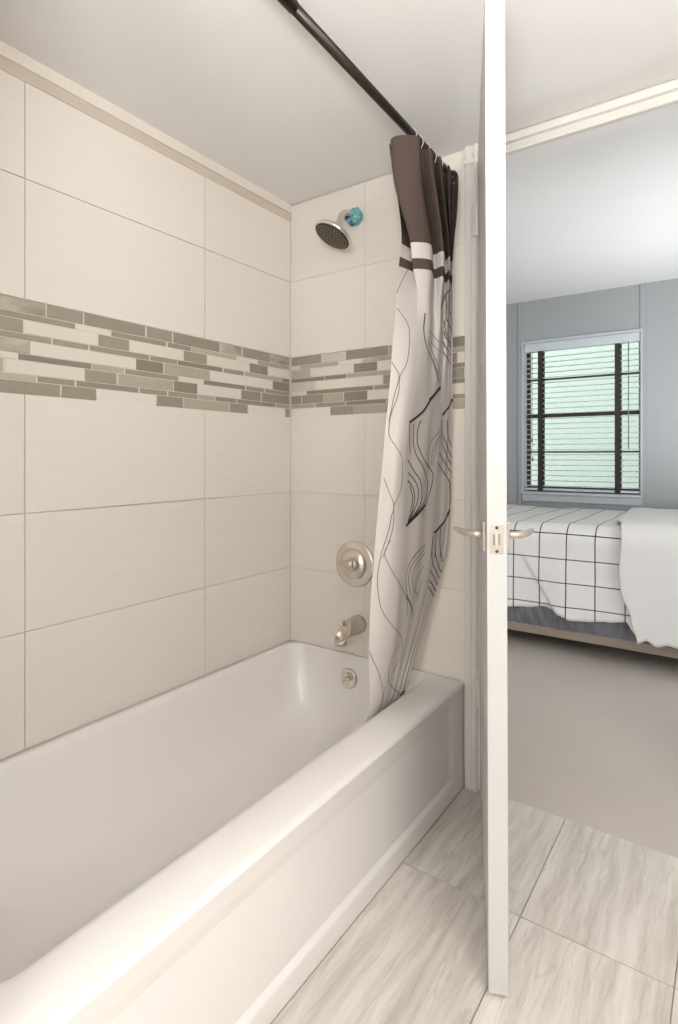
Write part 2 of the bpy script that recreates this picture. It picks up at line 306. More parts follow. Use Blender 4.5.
INK=[
 (0.0025,3,[(0.046,1.653),(0.042,1.648),(0.038,1.641),(0.033,1.633),(0.029,1.625),(0.024,1.617),(0.020,1.610),(0.016,1.602),(0.013,1.595),(0.009,1.587),(0.005,1.581),(0.001,1.574)]),
 (0.0025,3,[(0.008,1.531),(0.016,1.527),(0.025,1.522),(0.032,1.516),(0.039,1.511),(0.044,1.507),(0.049,1.502),(0.054,1.497),(0.058,1.492),(0.062,1.487),(0.066,1.481),(0.069,1.476),(0.072,1.471),(0.074,1.465),(0.077,1.458),(0.081,1.449),(0.082,1.439),(0.082,1.428),(0.083,1.418),(0.083,1.409),(0.083,1.400),(0.082,1.392),(0.082,1.384),(0.080,1.377),(0.077,1.369),(0.073,1.361),(0.067,1.353),(0.061,1.345),(0.056,1.338),(0.053,1.330),(0.052,1.322),(0.053,1.314),(0.054,1.306),(0.056,1.298),(0.057,1.291),(0.056,1.285),(0.056,1.279),(0.054,1.274),(0.053,1.269),(0.051,1.263),(0.048,1.256),(0.045,1.249),(0.042,1.242),(0.038,1.235),(0.035,1.228),(0.033,1.221),(0.031,1.214),(0.029,1.207),(0.028,1.199),(0.028,1.192),(0.029,1.185),(0.029,1.178),(0.030,1.171),(0.033,1.164),(0.039,1.157),(0.048,1.149),(0.061,1.140),(0.076,1.132),(0.093,1.123),(0.110,1.116),(0.125,1.110),(0.138,1.105),(0.149,1.100),(0.158,1.094),(0.166,1.086),(0.173,1.075),(0.177,1.063),(0.179,1.049),(0.179,1.036),(0.178,1.025),(0.174,1.015),(0.168,1.007),(0.161,0.999),(0.153,0.992),(0.144,0.985),(0.135,0.979),(0.124,0.973),(0.114,0.968),(0.107,0.963),(0.102,0.958),(0.100,0.952),(0.101,0.945),(0.103,0.939),(0.105,0.932),(0.105,0.925),(0.105,0.917),(0.104,0.909),(0.102,0.901),(0.100,0.893),(0.097,0.885),(0.093,0.877),(0.088,0.868),(0.084,0.860),(0.079,0.852),(0.075,0.845),(0.071,0.838),(0.067,0.831),(0.063,0.824),(0.059,0.819),(0.056,0.815),(0.055,0.812),(0.055,0.811),(0.055,0.811),(0.055,0.812),(0.055,0.812)]),
 (0.0025,3,[(0.000,1.375),(0.007,1.372),(0.014,1.368),(0.020,1.363),(0.025,1.359),(0.031,1.354),(0.036,1.350),(0.042,1.345),(0.046,1.339),(0.049,1.332),(0.049,1.323),(0.047,1.312),(0.044,1.301),(0.041,1.290),(0.039,1.282),(0.037,1.277),(0.037,1.274),(0.036,1.272),(0.035,1.269),(0.034,1.263),(0.033,1.252),(0.031,1.237),(0.028,1.221),(0.026,1.207),(0.025,1.197)]),
 (0.0025,3,[(0.028,1.035),(0.034,1.030),(0.042,1.022),(0.050,1.013),(0.059,1.004),(0.066,0.996),(0.074,0.988),(0.082,0.980),(0.090,0.973),(0.097,0.965),(0.102,0.958),(0.102,0.951),(0.099,0.945),(0.094,0.939),(0.089,0.932),(0.085,0.925),(0.083,0.918),(0.082,0.911),(0.080,0.903),(0.078,0.895),(0.074,0.885),(0.069,0.874),(0.063,0.860),(0.056,0.846),(0.050,0.834),(0.046,0.825),(0.044,0.819),(0.044,0.817),(0.045,0.815),(0.046,0.814),(0.045,0.812),(0.044,0.809),(0.043,0.805),(0.041,0.802),(0.040,0.797),(0.039,0.791),(0.038,0.783),(0.037,0.774),(0.036,0.763),(0.037,0.753),(0.038,0.742),(0.040,0.732),(0.044,0.720),(0.048,0.709),(0.052,0.698),(0.057,0.688),(0.061,0.679),(0.065,0.671),(0.069,0.664),(0.075,0.656),(0.083,0.648),(0.093,0.640),(0.106,0.631),(0.120,0.622),(0.135,0.613),(0.149,0.603),(0.166,0.593),(0.190,0.582),(0.227,0.567),(0.261,0.552),(0.284,0.540),(0.302,0.529),(0.314,0.518),(0.323,0.507),(0.329,0.498),(0.332,0.489),(0.331,0.481),(0.324,0.475),(0.313,0.469),(0.299,0.463),(0.284,0.457),(0.267,0.451),(0.247,0.446),(0.226,0.442),(0.207,0.438),(0.193,0.432),(0.182,0.425),(0.173,0.416),(0.165,0.408),(0.158,0.399),(0.152,0.391),(0.148,0.384),(0.146,0.377),(0.144,0.370),(0.143,0.364),(0.141,0.358),(0.139,0.351),(0.139,0.345),(0.137,0.339),(0.134,0.334),(0.127,0.330),(0.116,0.327),(0.101,0.324),(0.082,0.322),(0.068,0.320),(0.058,0.319)]),
 (0.0025,3,[(0.089,0.859),(0.084,0.854),(0.077,0.847),(0.070,0.839),(0.065,0.831),(0.063,0.822),(0.065,0.815),(0.070,0.808),(0.077,0.800),(0.086,0.792),(0.097,0.784),(0.109,0.775),(0.124,0.766),(0.141,0.756),(0.158,0.746),(0.176,0.736),(0.194,0.725),(0.218,0.712),(0.243,0.699),(0.265,0.688),(0.279,0.680)]),
 (0.0025,3,[(0.291,0.530),(0.276,0.525),(0.253,0.519),(0.224,0.513),(0.198,0.507),(0.183,0.500),(0.174,0.492),(0.168,0.485),(0.165,0.477),(0.164,0.469),(0.164,0.461),(0.167,0.452),(0.171,0.443),(0.178,0.433),(0.190,0.423),(0.207,0.411),(0.240,0.396),(0.310,0.381),(0.411,0.367),(0.509,0.354),(0.585,0.345),(0.681,0.338),(0.722,0.339),(0.773,0.338),(0.839,0.336),(0.876,0.338)]),
 (0.0025,3,[(0.001,0.536),(0.010,0.530),(0.019,0.523),(0.029,0.514),(0.038,0.505),(0.046,0.496),(0.054,0.488),(0.063,0.479),(0.072,0.469),(0.081,0.459),(0.091,0.448),(0.103,0.434),(0.115,0.418),(0.129,0.402),(0.142,0.386),(0.152,0.374),(0.156,0.364),(0.157,0.356),(0.156,0.349),(0.154,0.344),(0.154,0.340)]),
 (0.0025,3,[(0.984,0.408),(0.958,0.405)]),
 (0.0036,2,[(0.279,0.680),(0.289,0.675),(0.302,0.667),(0.319,0.659),(0.337,0.650),(0.354,0.642),(0.369,0.634),(0.385,0.625),(0.398,0.617),(0.410,0.611),(0.418,0.606)]),
 (0.0070,2,[(0.695,0.331),(0.734,0.334),(0.865,0.331),(0.945,0.336)]),
 (0.0076,2,[(0.538,1.322),(0.522,1.317),(0.500,1.310),(0.476,1.303),(0.453,1.295),(0.434,1.290),(0.414,1.285),(0.395,1.281),(0.380,1.277),(0.368,1.274),(0.361,1.272)]),
 (0.0076,2,[(0.540,1.316),(0.516,1.310),(0.484,1.302),(0.450,1.292),(0.414,1.283),(0.383,1.274),(0.364,1.266),(0.351,1.258),(0.340,1.250),(0.329,1.242),(0.316,1.234),(0.299,1.226),(0.276,1.217),(0.243,1.209),(0.211,1.202),(0.189,1.197)]),
 (0.0076,2,[(0.433,0.949),(0.415,0.946),(0.389,0.941),(0.366,0.935),(0.348,0.929),(0.335,0.924),(0.323,0.919),(0.310,0.914),(0.298,0.910),(0.286,0.906),(0.274,0.903),(0.263,0.900),(0.253,0.898),(0.244,0.896),(0.237,0.895),(0.232,0.894)]),
 (0.0036,2,[(0.192,1.193),(0.197,1.186),(0.206,1.177),(0.215,1.166),(0.223,1.155),(0.230,1.145),(0.236,1.137),(0.241,1.128),(0.245,1.120),(0.248,1.114),(0.250,1.109)]),
 (0.0036,2,[(0.251,1.194),(0.253,1.189),(0.257,1.182),(0.260,1.174),(0.264,1.165),(0.267,1.158),(0.270,1.152),(0.272,1.146),(0.274,1.140),(0.277,1.135),(0.281,1.129),(0.285,1.124),(0.289,1.118),(0.294,1.113),(0.300,1.107),(0.306,1.101),(0.314,1.095),(0.323,1.088),(0.334,1.082),(0.344,1.075),(0.355,1.068),(0.367,1.060),(0.381,1.052),(0.398,1.044),(0.414,1.036),(0.427,1.029),(0.437,1.023),(0.443,1.017),(0.447,1.011),(0.448,1.006),(0.448,0.999),(0.446,0.992),(0.444,0.984),(0.439,0.976),(0.427,0.967),(0.406,0.958),(0.374,0.948),(0.345,0.936),(0.320,0.924),(0.298,0.913),(0.281,0.906)]),
 (0.0036,2,[(0.313,1.208),(0.310,1.205),(0.306,1.200),(0.302,1.195),(0.298,1.189),(0.296,1.183),(0.296,1.176),(0.296,1.168),(0.298,1.160),(0.299,1.153),(0.302,1.146),(0.304,1.140),(0.307,1.136),(0.311,1.131),(0.315,1.127),(0.320,1.122),(0.327,1.115),(0.334,1.109),(0.342,1.102),(0.352,1.095),(0.363,1.088),(0.377,1.083),(0.397,1.077),(0.422,1.072),(0.443,1.067),(0.458,1.063),(0.469,1.058),(0.479,1.054),(0.488,1.050),(0.495,1.046),(0.499,1.041),(0.501,1.035),(0.501,1.028),(0.499,1.021),(0.495,1.014),(0.492,1.007),(0.487,1.000),(0.482,0.993),(0.476,0.986),(0.469,0.980),(0.463,0.973),(0.457,0.967),(0.452,0.962),(0.447,0.956),(0.438,0.951),(0.423,0.945),(0.398,0.939),(0.370,0.933),(0.350,0.926),(0.334,0.920),(0.325,0.916)]),
 (0.0036,2,[(0.229,1.089),(0.241,1.084),(0.257,1.078),(0.272,1.071),(0.284,1.063),(0.295,1.056),(0.304,1.050),(0.314,1.044),(0.324,1.039),(0.333,1.033),(0.341,1.027),(0.348,1.020),(0.354,1.014),(0.359,1.007),(0.364,1.000),(0.366,0.993),(0.368,0.985),(0.369,0.977),(0.368,0.969),(0.363,0.961),(0.354,0.952),(0.340,0.942),(0.322,0.931),(0.302,0.920),(0.283,0.911),(0.267,0.904)]),
 (0.0036,2,[(0.248,1.051),(0.258,1.047),(0.271,1.043),(0.284,1.038),(0.295,1.033),(0.303,1.027),(0.310,1.023),(0.316,1.018),(0.322,1.013),(0.326,1.008),(0.330,1.002),(0.333,0.995),(0.335,0.988),(0.336,0.980),(0.335,0.971),(0.330,0.961),(0.321,0.949),(0.307,0.936),(0.291,0.922),(0.274,0.911),(0.260,0.903)]),
 (0.0036,2,[(0.244,1.029),(0.254,1.025),(0.266,1.021),(0.279,1.015),(0.289,1.009),(0.296,1.003),(0.301,0.997),(0.305,0.991),(0.308,0.984),(0.309,0.977),(0.309,0.970),(0.308,0.962),(0.306,0.954),(0.302,0.946),(0.297,0.937),(0.291,0.930),(0.285,0.923),(0.275,0.915),(0.265,0.909),(0.255,0.903),(0.248,0.899)]),
 (0.0036,2,[(0.268,1.012),(0.273,1.007),(0.279,1.001),(0.285,0.994),(0.291,0.986),(0.294,0.979),(0.294,0.972),(0.294,0.964),(0.292,0.957),(0.289,0.950),(0.285,0.942),(0.280,0.934),(0.273,0.925),(0.265,0.916),(0.258,0.908),(0.252,0.903)]),
 (0.0076,2,[(0.974,1.288),(0.935,1.282),(0.899,1.276),(0.863,1.269),(0.793,1.262),(0.718,1.255),(0.683,1.248),(0.651,1.241),(0.625,1.235),(0.605,1.231)]),
 (0.0076,2,[(0.949,0.925),(0.934,0.922),(0.917,0.918),(0.899,0.914),(0.876,0.909),(0.848,0.904),(0.818,0.899),(0.790,0.895),(0.766,0.890),(0.745,0.885),(0.723,0.880),(0.691,0.875),(0.646,0.869),(0.606,0.863),(0.578,0.859),(0.562,0.856)]),
 (0.0036,2,[(0.598,1.215),(0.602,1.209),(0.605,1.200),(0.610,1.190),(0.617,1.180),(0.626,1.172),(0.637,1.165),(0.650,1.159),(0.665,1.153),(0.681,1.147),(0.699,1.141),(0.722,1.135),(0.767,1.128),(0.818,1.122),(0.852,1.116),(0.881,1.110),(0.912,1.105),(0.937,1.101),(0.960,1.097),(0.987,1.094)]),
 (0.0036,2,[(0.706,1.217),(0.708,1.211),(0.712,1.202),(0.717,1.192),(0.727,1.182),(0.749,1.173),(0.804,1.163),(0.848,1.153),(0.886,1.143),(0.932,1.134),(0.968,1.128)]),
 (0.0036,2,[(0.596,1.171),(0.603,1.166),(0.612,1.158),(0.623,1.149),(0.635,1.140),(0.647,1.132),(0.662,1.125),(0.680,1.117),(0.702,1.110),(0.732,1.103),(0.778,1.097),(0.822,1.090),(0.863,1.085),(0.911,1.079),(0.949,1.075),(0.996,1.071)]),
 (0.0036,2,[(0.566,1.110),(0.583,1.106),(0.607,1.100),(0.633,1.093),(0.660,1.086),(0.690,1.079),(0.732,1.072),(0.797,1.064),(0.861,1.056),(0.926,1.049),(0.972,1.044)]),
 (0.0036,2,[(0.551,1.079),(0.566,1.075),(0.588,1.069),(0.615,1.062),(0.641,1.055),(0.669,1.048),(0.703,1.041),(0.745,1.034),(0.795,1.027),(0.846,1.021),(0.895,1.015),(0.917,1.010),(0.923,1.006),(0.922,1.002),(0.919,0.999),(0.918,0.997)]),
 (0.0036,2,[(0.918,0.997),(0.921,0.993),(0.926,0.987),(0.931,0.980),(0.936,0.973),(0.939,0.966),(0.939,0.958),(0.938,0.949),(0.935,0.940),(0.933,0.933),(0.932,0.928)]),
 (0.0025,3,[(0.592,1.184),(0.572,1.181),(0.549,1.177),(0.528,1.172),(0.510,1.166),(0.496,1.161),(0.483,1.156),(0.470,1.151),(0.457,1.146),(0.444,1.141),(0.431,1.135),(0.423,1.129),(0.419,1.122),(0.417,1.115),(0.419,1.108),(0.421,1.101),(0.427,1.094),(0.437,1.086),(0.446,1.078),(0.453,1.072),(0.457,1.067)]),
 (0.0025,3,[(0.580,1.167),(0.563,1.162),(0.544,1.156),(0.527,1.149),(0.512,1.142),(0.502,1.135),(0.494,1.130),(0.489,1.125),(0.484,1.121),(0.480,1.115),(0.477,1.110),(0.476,1.102),(0.476,1.093),(0.477,1.084),(0.478,1.076),(0.479,1.071)]),
 (0.0025,3,[(0.518,1.136),(0.515,1.131),(0.512,1.124),(0.508,1.116),(0.504,1.108),(0.501,1.101),(0.499,1.094),(0.497,1.086),(0.496,1.078),(0.495,1.071),(0.494,1.067)]),
 (0.0036,2,[(0.559,0.851),(0.558,0.848),(0.555,0.843),(0.552,0.838),(0.550,0.832),(0.549,0.825),(0.549,0.817),(0.551,0.807),(0.553,0.796),(0.557,0.787),(0.559,0.782),(0.559,0.782),(0.557,0.787),(0.555,0.793),(0.554,0.798),(0.555,0.799),(0.558,0.795),(0.562,0.788),(0.568,0.779),(0.578,0.770),(0.591,0.761),(0.612,0.753),(0.647,0.746),(0.690,0.739),(0.733,0.732),(0.769,0.724),(0.817,0.715),(0.901,0.706),(0.961,0.698)]),
 (0.0036,2,[(0.605,0.853),(0.602,0.849),(0.597,0.844),(0.593,0.838),(0.590,0.831),(0.589,0.823),(0.592,0.814),(0.599,0.804),(0.610,0.793),(0.623,0.783),(0.632,0.778),(0.631,0.778),(0.623,0.782),(0.613,0.788),(0.608,0.792),(0.611,0.793),(0.622,0.788),(0.643,0.780),(0.674,0.771),(0.709,0.761),(0.743,0.752),(0.780,0.743),(0.853,0.732),(0.926,0.724),(0.988,0.716)]),
 (0.0036,2,[(0.685,0.868),(0.687,0.861),(0.689,0.852),(0.693,0.841),(0.700,0.830),(0.708,0.819),(0.721,0.809),(0.738,0.798),(0.757,0.787),(0.776,0.778),(0.791,0.772),(0.792,0.772),(0.780,0.777),(0.768,0.782),(0.760,0.787),(0.760,0.788),(0.773,0.784),(0.801,0.776),(0.849,0.767),(0.888,0.759),(0.909,0.754)]),
 (0.0036,2,[(0.578,0.739),(0.593,0.734),(0.622,0.727),(0.667,0.720),(0.717,0.712),(0.759,0.704),(0.803,0.695),(0.897,0.686),(0.969,0.677)]),
 (0.0036,2,[(0.605,0.704),(0.633,0.699),(0.680,0.693),(0.735,0.686),(0.779,0.678),(0.822,0.670),(0.916,0.663),(0.972,0.655)]),
 (0.0036,2,[(0.621,0.682),(0.652,0.678),(0.698,0.672),(0.748,0.665),(0.788,0.657),(0.828,0.650),(0.935,0.642),(0.983,0.636)]),
 (0.0025,3,[(0.464,0.825),(0.451,0.823),(0.428,0.819),(0.397,0.815),(0.373,0.811),(0.357,0.807),(0.346,0.803),(0.337,0.798),(0.329,0.794),(0.322,0.791),(0.317,0.788)]),
 (0.0025,3,[(0.470,0.824),(0.455,0.822),(0.427,0.818),(0.389,0.815),(0.362,0.810),(0.345,0.805),(0.333,0.800),(0.322,0.794),(0.312,0.788),(0.302,0.782),(0.294,0.777),(0.286,0.772),(0.280,0.767),(0.275,0.763),(0.270,0.758),(0.267,0.753),(0.264,0.748),(0.262,0.743),(0.261,0.737),(0.262,0.731),(0.264,0.725),(0.268,0.717),(0.274,0.708),(0.281,0.698),(0.288,0.690),(0.294,0.683),(0.299,0.678),(0.302,0.674),(0.306,0.672),(0.311,0.669),(0.318,0.664),(0.328,0.658),(0.343,0.651),(0.360,0.643),(0.379,0.635),(0.395,0.628),(0.406,0.621),(0.413,0.614),(0.418,0.607),(0.421,0.602),(0.424,0.598)]),
 (0.0025,3,[(0.463,0.810),(0.446,0.807),(0.415,0.802),(0.381,0.796),(0.358,0.790),(0.342,0.783),(0.331,0.777),(0.321,0.772),(0.313,0.766),(0.306,0.760),(0.301,0.754),(0.297,0.748),(0.295,0.742),(0.295,0.736),(0.296,0.729),(0.299,0.722),(0.305,0.713),(0.313,0.702),(0.322,0.692),(0.331,0.683),(0.338,0.676)]),
 (0.0025,3,[(0.475,0.797),(0.461,0.793),(0.436,0.788),(0.402,0.782),(0.374,0.776),(0.358,0.770),(0.349,0.763),(0.342,0.756),(0.338,0.749),(0.335,0.742),(0.333,0.736),(0.333,0.729),(0.336,0.723),(0.340,0.717),(0.345,0.711),(0.351,0.705),(0.359,0.698),(0.369,0.691),(0.381,0.685),(0.392,0.679),(0.401,0.674)]),
 (0.0025,3,[(0.487,0.757),(0.478,0.753),(0.465,0.748),(0.447,0.742),(0.428,0.735),(0.412,0.730),(0.400,0.724),(0.391,0.718),(0.384,0.712),(0.381,0.706),(0.382,0.699),(0.391,0.691),(0.407,0.683),(0.426,0.674),(0.444,0.666),(0.456,0.661)]),
 (0.0025,3,[(0.493,0.707),(0.489,0.703),(0.484,0.697),(0.478,0.690),(0.473,0.682),(0.469,0.675),(0.468,0.669),(0.469,0.662),(0.472,0.655),(0.474,0.649),(0.476,0.645)]),
 (0.0025,3,[(0.287,0.670),(0.291,0.666),(0.297,0.661),(0.304,0.655),(0.310,0.648),(0.314,0.641),(0.315,0.634),(0.314,0.627),(0.312,0.619),(0.310,0.613),(0.309,0.608)]),
 (0.0061,2,[(0.773,1.648),(0.749,1.648),(0.719,1.644),(0.687,1.634),(0.664,1.625),(0.640,1.617),(0.615,1.615),(0.592,1.615),(0.572,1.614),(0.554,1.611),(0.539,1.606),(0.525,1.597),(0.510,1.586),(0.493,1.575),(0.474,1.565),(0.462,1.558)]),
 (0.0036,2,[(0.578,1.612),(0.585,1.607),(0.594,1.600),(0.606,1.591),(0.616,1.582),(0.623,1.575),(0.624,1.567),(0.619,1.559),(0.614,1.551),(0.612,1.543),(0.615,1.536),(0.627,1.529),(0.651,1.526),(0.682,1.525),(0.727,1.525),(0.790,1.517),(0.820,1.511),(0.845,1.507),(0.867,1.503),(0.889,1.501),(0.906,1.498)]),
 (0.0036,2,[(0.686,1.615),(0.700,1.611),(0.724,1.603),(0.758,1.590),(0.788,1.575),(0.804,1.564),(0.818,1.556),(0.835,1.549),(0.853,1.544),(0.873,1.541),(0.893,1.539)]),
 (0.0036,2,[(0.554,1.532),(0.560,1.526),(0.569,1.517),(0.582,1.507),(0.598,1.497),(0.618,1.488),(0.650,1.481),(0.695,1.477),(0.789,1.470),(0.849,1.465),(0.874,1.462)]),
 (0.0036,2,[(0.539,1.498),(0.563,1.490),(0.605,1.477),(0.673,1.466),(0.797,1.456),(0.863,1.450)]),
 (0.0036,2,[(0.517,1.463),(0.549,1.459),(0.596,1.448),(0.665,1.439),(0.767,1.432),(0.869,1.426)]),
 (0.0036,2,[(0.544,1.433),(0.571,1.427),(0.616,1.418),(0.684,1.411),(0.784,1.404),(0.873,1.400)]),
 (0.0036,2,[(0.224,1.529),(0.221,1.523),(0.216,1.515),(0.211,1.505),(0.207,1.496),(0.205,1.487),(0.206,1.480),(0.208,1.473),(0.212,1.466),(0.218,1.460),(0.226,1.453),(0.235,1.446),(0.244,1.440),(0.255,1.433),(0.267,1.427),(0.280,1.421),(0.296,1.415),(0.315,1.410),(0.338,1.405),(0.360,1.399),(0.378,1.393),(0.394,1.385),(0.408,1.377),(0.423,1.369),(0.437,1.362),(0.450,1.355),(0.463,1.349),(0.474,1.343),(0.484,1.337),(0.492,1.333),(0.497,1.330)]),
 (0.0025,3,[(0.270,1.478),(0.298,1.476),(0.351,1.473),(0.391,1.466),(0.423,1.458),(0.450,1.454)]),
 (0.0025,3,[(0.310,1.451),(0.339,1.449),(0.373,1.444),(0.402,1.437),(0.429,1.430),(0.450,1.426)]),
 (0.0025,3,[(0.270,1.448),(0.285,1.442),(0.309,1.435),(0.341,1.427),(0.371,1.418),(0.392,1.409),(0.411,1.401),(0.430,1.393),(0.450,1.386),(0.471,1.380),(0.489,1.373),(0.504,1.365),(0.515,1.355),(0.523,1.346),(0.529,1.337),(0.534,1.331)]),
 (0.0025,3,[(0.375,1.404),(0.386,1.399),(0.402,1.390),(0.421,1.381),(0.440,1.371),(0.458,1.363),(0.472,1.356),(0.484,1.350),(0.494,1.343),(0.502,1.338),(0.508,1.334)]),
]
mosaic(put_left, ML, None).build('mosaic_band', MM, wl)

mb = MB()
mb.box(XL-.10, DX0-.045, YB+.004, YB+WT, -.05, CEILB+.1, 0)
mb.box(DX0-.045, DX0-.001, YB, YB+WT, -.05, CEILB+.1, 2)
mb.box(DX1+.001, XR+.1, YB, YB+WT, -.05, CEILB+.1, 2)
mb.box(DX0-.001, DX1+.001, YB, YB+WT, DZ+.001, CEILB+.1, 2)
cb = [XL+.001, -1.130, -.7335]
tiled(mb, put_back, cb, ROWS, .0005); tiled(mb, put_back, cb, ROWS_UP, .0005)
wb = mb.build('wall_back', [M['grout_pale'], M['tile'], M['paint']])
tag(wb, 'beige tiled end wall behind the shower fittings, with the doorway', 'wall', kind='structure')
mosaic(put_back, MK, None).build('mosaic_band', MM, wb)

def shell(name, label, catg, m, *b):
    return tag(MB().box(*b).build(name, m), label, catg, kind='structure')
shell('wall_right', 'white painted bathroom wall on the right', 'wall', M['paint'], XR, XR+.1, YF-.1, YB, -.05, CEIL+.1)
shell('wall_front', 'white painted bathroom wall behind the viewer', 'wall', M['paint'], XL-.1, XR+.1, YF-.1, YF, -.05, CEIL+.1)
shell('wall_alcove', 'white wing wall closing the near end of the tub alcove', 'wall', M['paint'], XL-.004, XA+.004, .15, .266, 0, CEIL)
shell('ceiling', 'white bathroom ceiling over the tub', 'ceiling', M['paint'], XL-.1, XR+.1, YF-.1, YB+.003, CEIL, CEIL+.08)

# ceiling moulding over the tiled left wall
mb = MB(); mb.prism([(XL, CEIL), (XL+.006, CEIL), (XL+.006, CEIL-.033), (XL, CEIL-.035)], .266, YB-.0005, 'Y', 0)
mb.prism([(XL, CEIL-.036), (XL+.004, CEIL-.037), (XL+.0055, CEIL-.045), (XL+.0055, CEIL-.058), (XL+.003, CEIL-.066), (XL, CEIL-.067)], .266, YB-.0005, 'Y', 1)  # shade on the tile below the strip, painted as a darker beige band
tag(mb.build('trim_1', [mat('cream_moulding', (228, 219, 207), .5), mat('beige_shade_band', (200, 187, 171), .5)]), 'cream strip and beige painted-shade band between the ceiling and the long tiled wall', 'trim', kind='structure')

# bathroom floor: 12 x 24 tiles running along Y
mb = MB(); mb.box(XL-.1, XR+.1, YF-.1, YB+.012, -.06, -.003, 0)
gx, gy = .3178, .610
xs = [-.4199+gx*i for i in range(-4, 6)]; ys = [1.3612+gy*i for i in range(-5, 2)]
for a, b in zip(xs, xs[1:]):
    for c, d in zip(ys, ys[1:]):
        b2, d2, a2 = min(b, XR), min(d, YB+.014), max(a, XL)
        if b2-a2 > .01 and d2-c > .01: mb.box(a2+G, b2-G, max(c, YF)+G, d2-G, -.004, 0, 1, bev=.0007)
tag(mb.build('floor', [M['floor_grout'], M['travertine']]), 'bathroom floor of large veined travertine tiles', 'floor', kind='structure')

# door casing and jamb lining
mb = MB()
prof = [(DX0-.043, YB), (DX0-.043, YB-.011), (DX0-.040, YB-.014), (DX0-.022, YB-.014), (DX0-.019, YB-.0105), (DX0-.014, YB-.0105), (DX0-.011, YB-.017), (DX0-.003, YB-.019), (DX0, YB-.016), (DX0, YB)]
mb.prism(prof, 0.002, CEIL-.002, 'Z')
pr = [(2*((DX0+DX1)/2)-x, y) for x, y in prof]; mb.prism(pr, .002, CEIL-.002, 'Z')
hp = [(YB, DZ), (YB-.016, DZ), (YB-.019, DZ+.003), (YB-.017, DZ+.018), (YB-.003, DZ+.021), (YB-.003, DZ+.033), (YB-.013, DZ+.036), (YB-.015, DZ+.056), (YB-.010, DZ+.063), (YB, DZ+.063)]
mb.prism(hp, DX0-.043, DX1+.043, 'X')
for x0, x1 in ((DX0-.0009, DX0+.012), (DX1-.012, DX1+.0009)): mb.box(x0, x1, YB+.046, YB+WT+.002, .002, DZ, 0)
tag(mb.build('trim_2', M['trim']), 'white moulded casing around the doorway', 'trim', kind='structure')

# ------------------------------------------------------------------ bathtub
def rrect(x0, x1, y0, y1, r, z, n=10):
    out = []
    for cx, cy, a0 in ((x1-r, y1-r, 0), (x0+r, y1-r, PI/2), (x0+r, y0+r, PI), (x1-r, y0+r, 1.5*PI)):
        for i in range(n+1):
            a = a0+PI/2*i/n; out.append((cx+r*math.cos(a), cy+r*math.sin(a), z))
    return out
TY0 = .268; TZ = .350
xl, yb = XL+.0015, YB-.0015
mb = MB()
B = [  # z, x0, x1, y0, y1, r
 (TZ-.012, xl, XA, TY0, yb, .004), (TZ-.004, xl, XA-.003, TY0, yb, .004), (TZ, xl, XA-.012, TY0, yb, .004),
 (TZ+.001, xl+.022, -.840, .345, yb-.010, .060), (TZ-.001, xl+.028, -.852, .352, yb-.011, .062), (TZ-.006, xl+.033, -.8585, .357, yb-.012, .064), (TZ-.016, xl+.037, -.8635, .362, yb-.013, .067),
 (.300, xl+.043, -.873, .385, yb-.015, .075), (.240, xl+.055, -.890, .44, yb-.020, .09), (.170, xl+.075, -.912, .52, yb-.032, .11),
 (.120, xl+.100, -.940, .60, yb-.060, .13), (.095, xl+.135, -.975, .66, yb-.10, .14), (.085, xl+.18, -1.02, .72, yb-.16, .14), (.083, xl+.24, -1.06, .85, yb-.30, .08)]
mb.loft([rrect(x0, x1, y0, y1, r, z) for z, x0, x1, y0, y1, r in B], 0, False, True)
mb.loft([rrect(xl, XA, TY0, yb, .004, TZ-.012), rrect(xl, XA-.004, TY0, yb, .004, TZ-.05)], 0)
tub = mb.build('bathtub', M['tub'])
tag(tub, 'white alcove bathtub with a flat rim and panelled apron', 'bathtub')
# apron: skirt with a shallow recessed panel
mb = MB()
yA, yZ = TY0, yb; xf = XA-.0005
def aprof(d): return [(xf-.04, TZ-.025), (xf-.002, TZ-.030), (xf-.002-d*.1, TZ-.040), (xf-.002-d, TZ-.075), (xf-.002-d, .066), (xf-.001, .052), (xf, .047), (xf, 0.0), (xf-.04, 0.0)]
mb.loft([[(x, y, z) for x, z in aprof(d)] for y, d in ((yA, .006), (yZ-.115, .006), (yZ-.102, .005), (yZ-.085, .001), (yZ-.075, 0), (yZ, 0))], 0, True, True, smooth=False)
mb.build('apron', M['tub'], tub)
oc = Vector((-1.187, yb-.0215, .266)); on_ = Vector((0, -.95, .12)).normalized()
ov = MB().lathe([(.0, -.004), (.036, -.004), (.037, .001), (.035, .006), (.030, .009), (.028, .0075), (.0, .0085)], oc, on_).build('overflow_plate', M['chrome'], tub)
ov['label'] = 'round chrome overflow plate'
mb = MB(); u = Vector((1, 0, 0))
mb.tube([oc+on_*.010+Vector((-.017, 0, -.008)), oc+on_*.016+Vector((0, 0, .003)), oc+on_*.013+Vector((.017, 0, 0))], [.0035, .006, .0035], 10)
mb.lathe([(.0, .006), (.004, .006), (.004, .011), (0, .011)], oc+Vector((0, 0, .018)), on_, 10)
mb.lathe([(.0, .006), (.004, .006), (.004, .011), (0, .011)], oc+Vector((0, 0, -.018)), on_, 10)
mb.build('trip_lever', M['nickel'], ov)

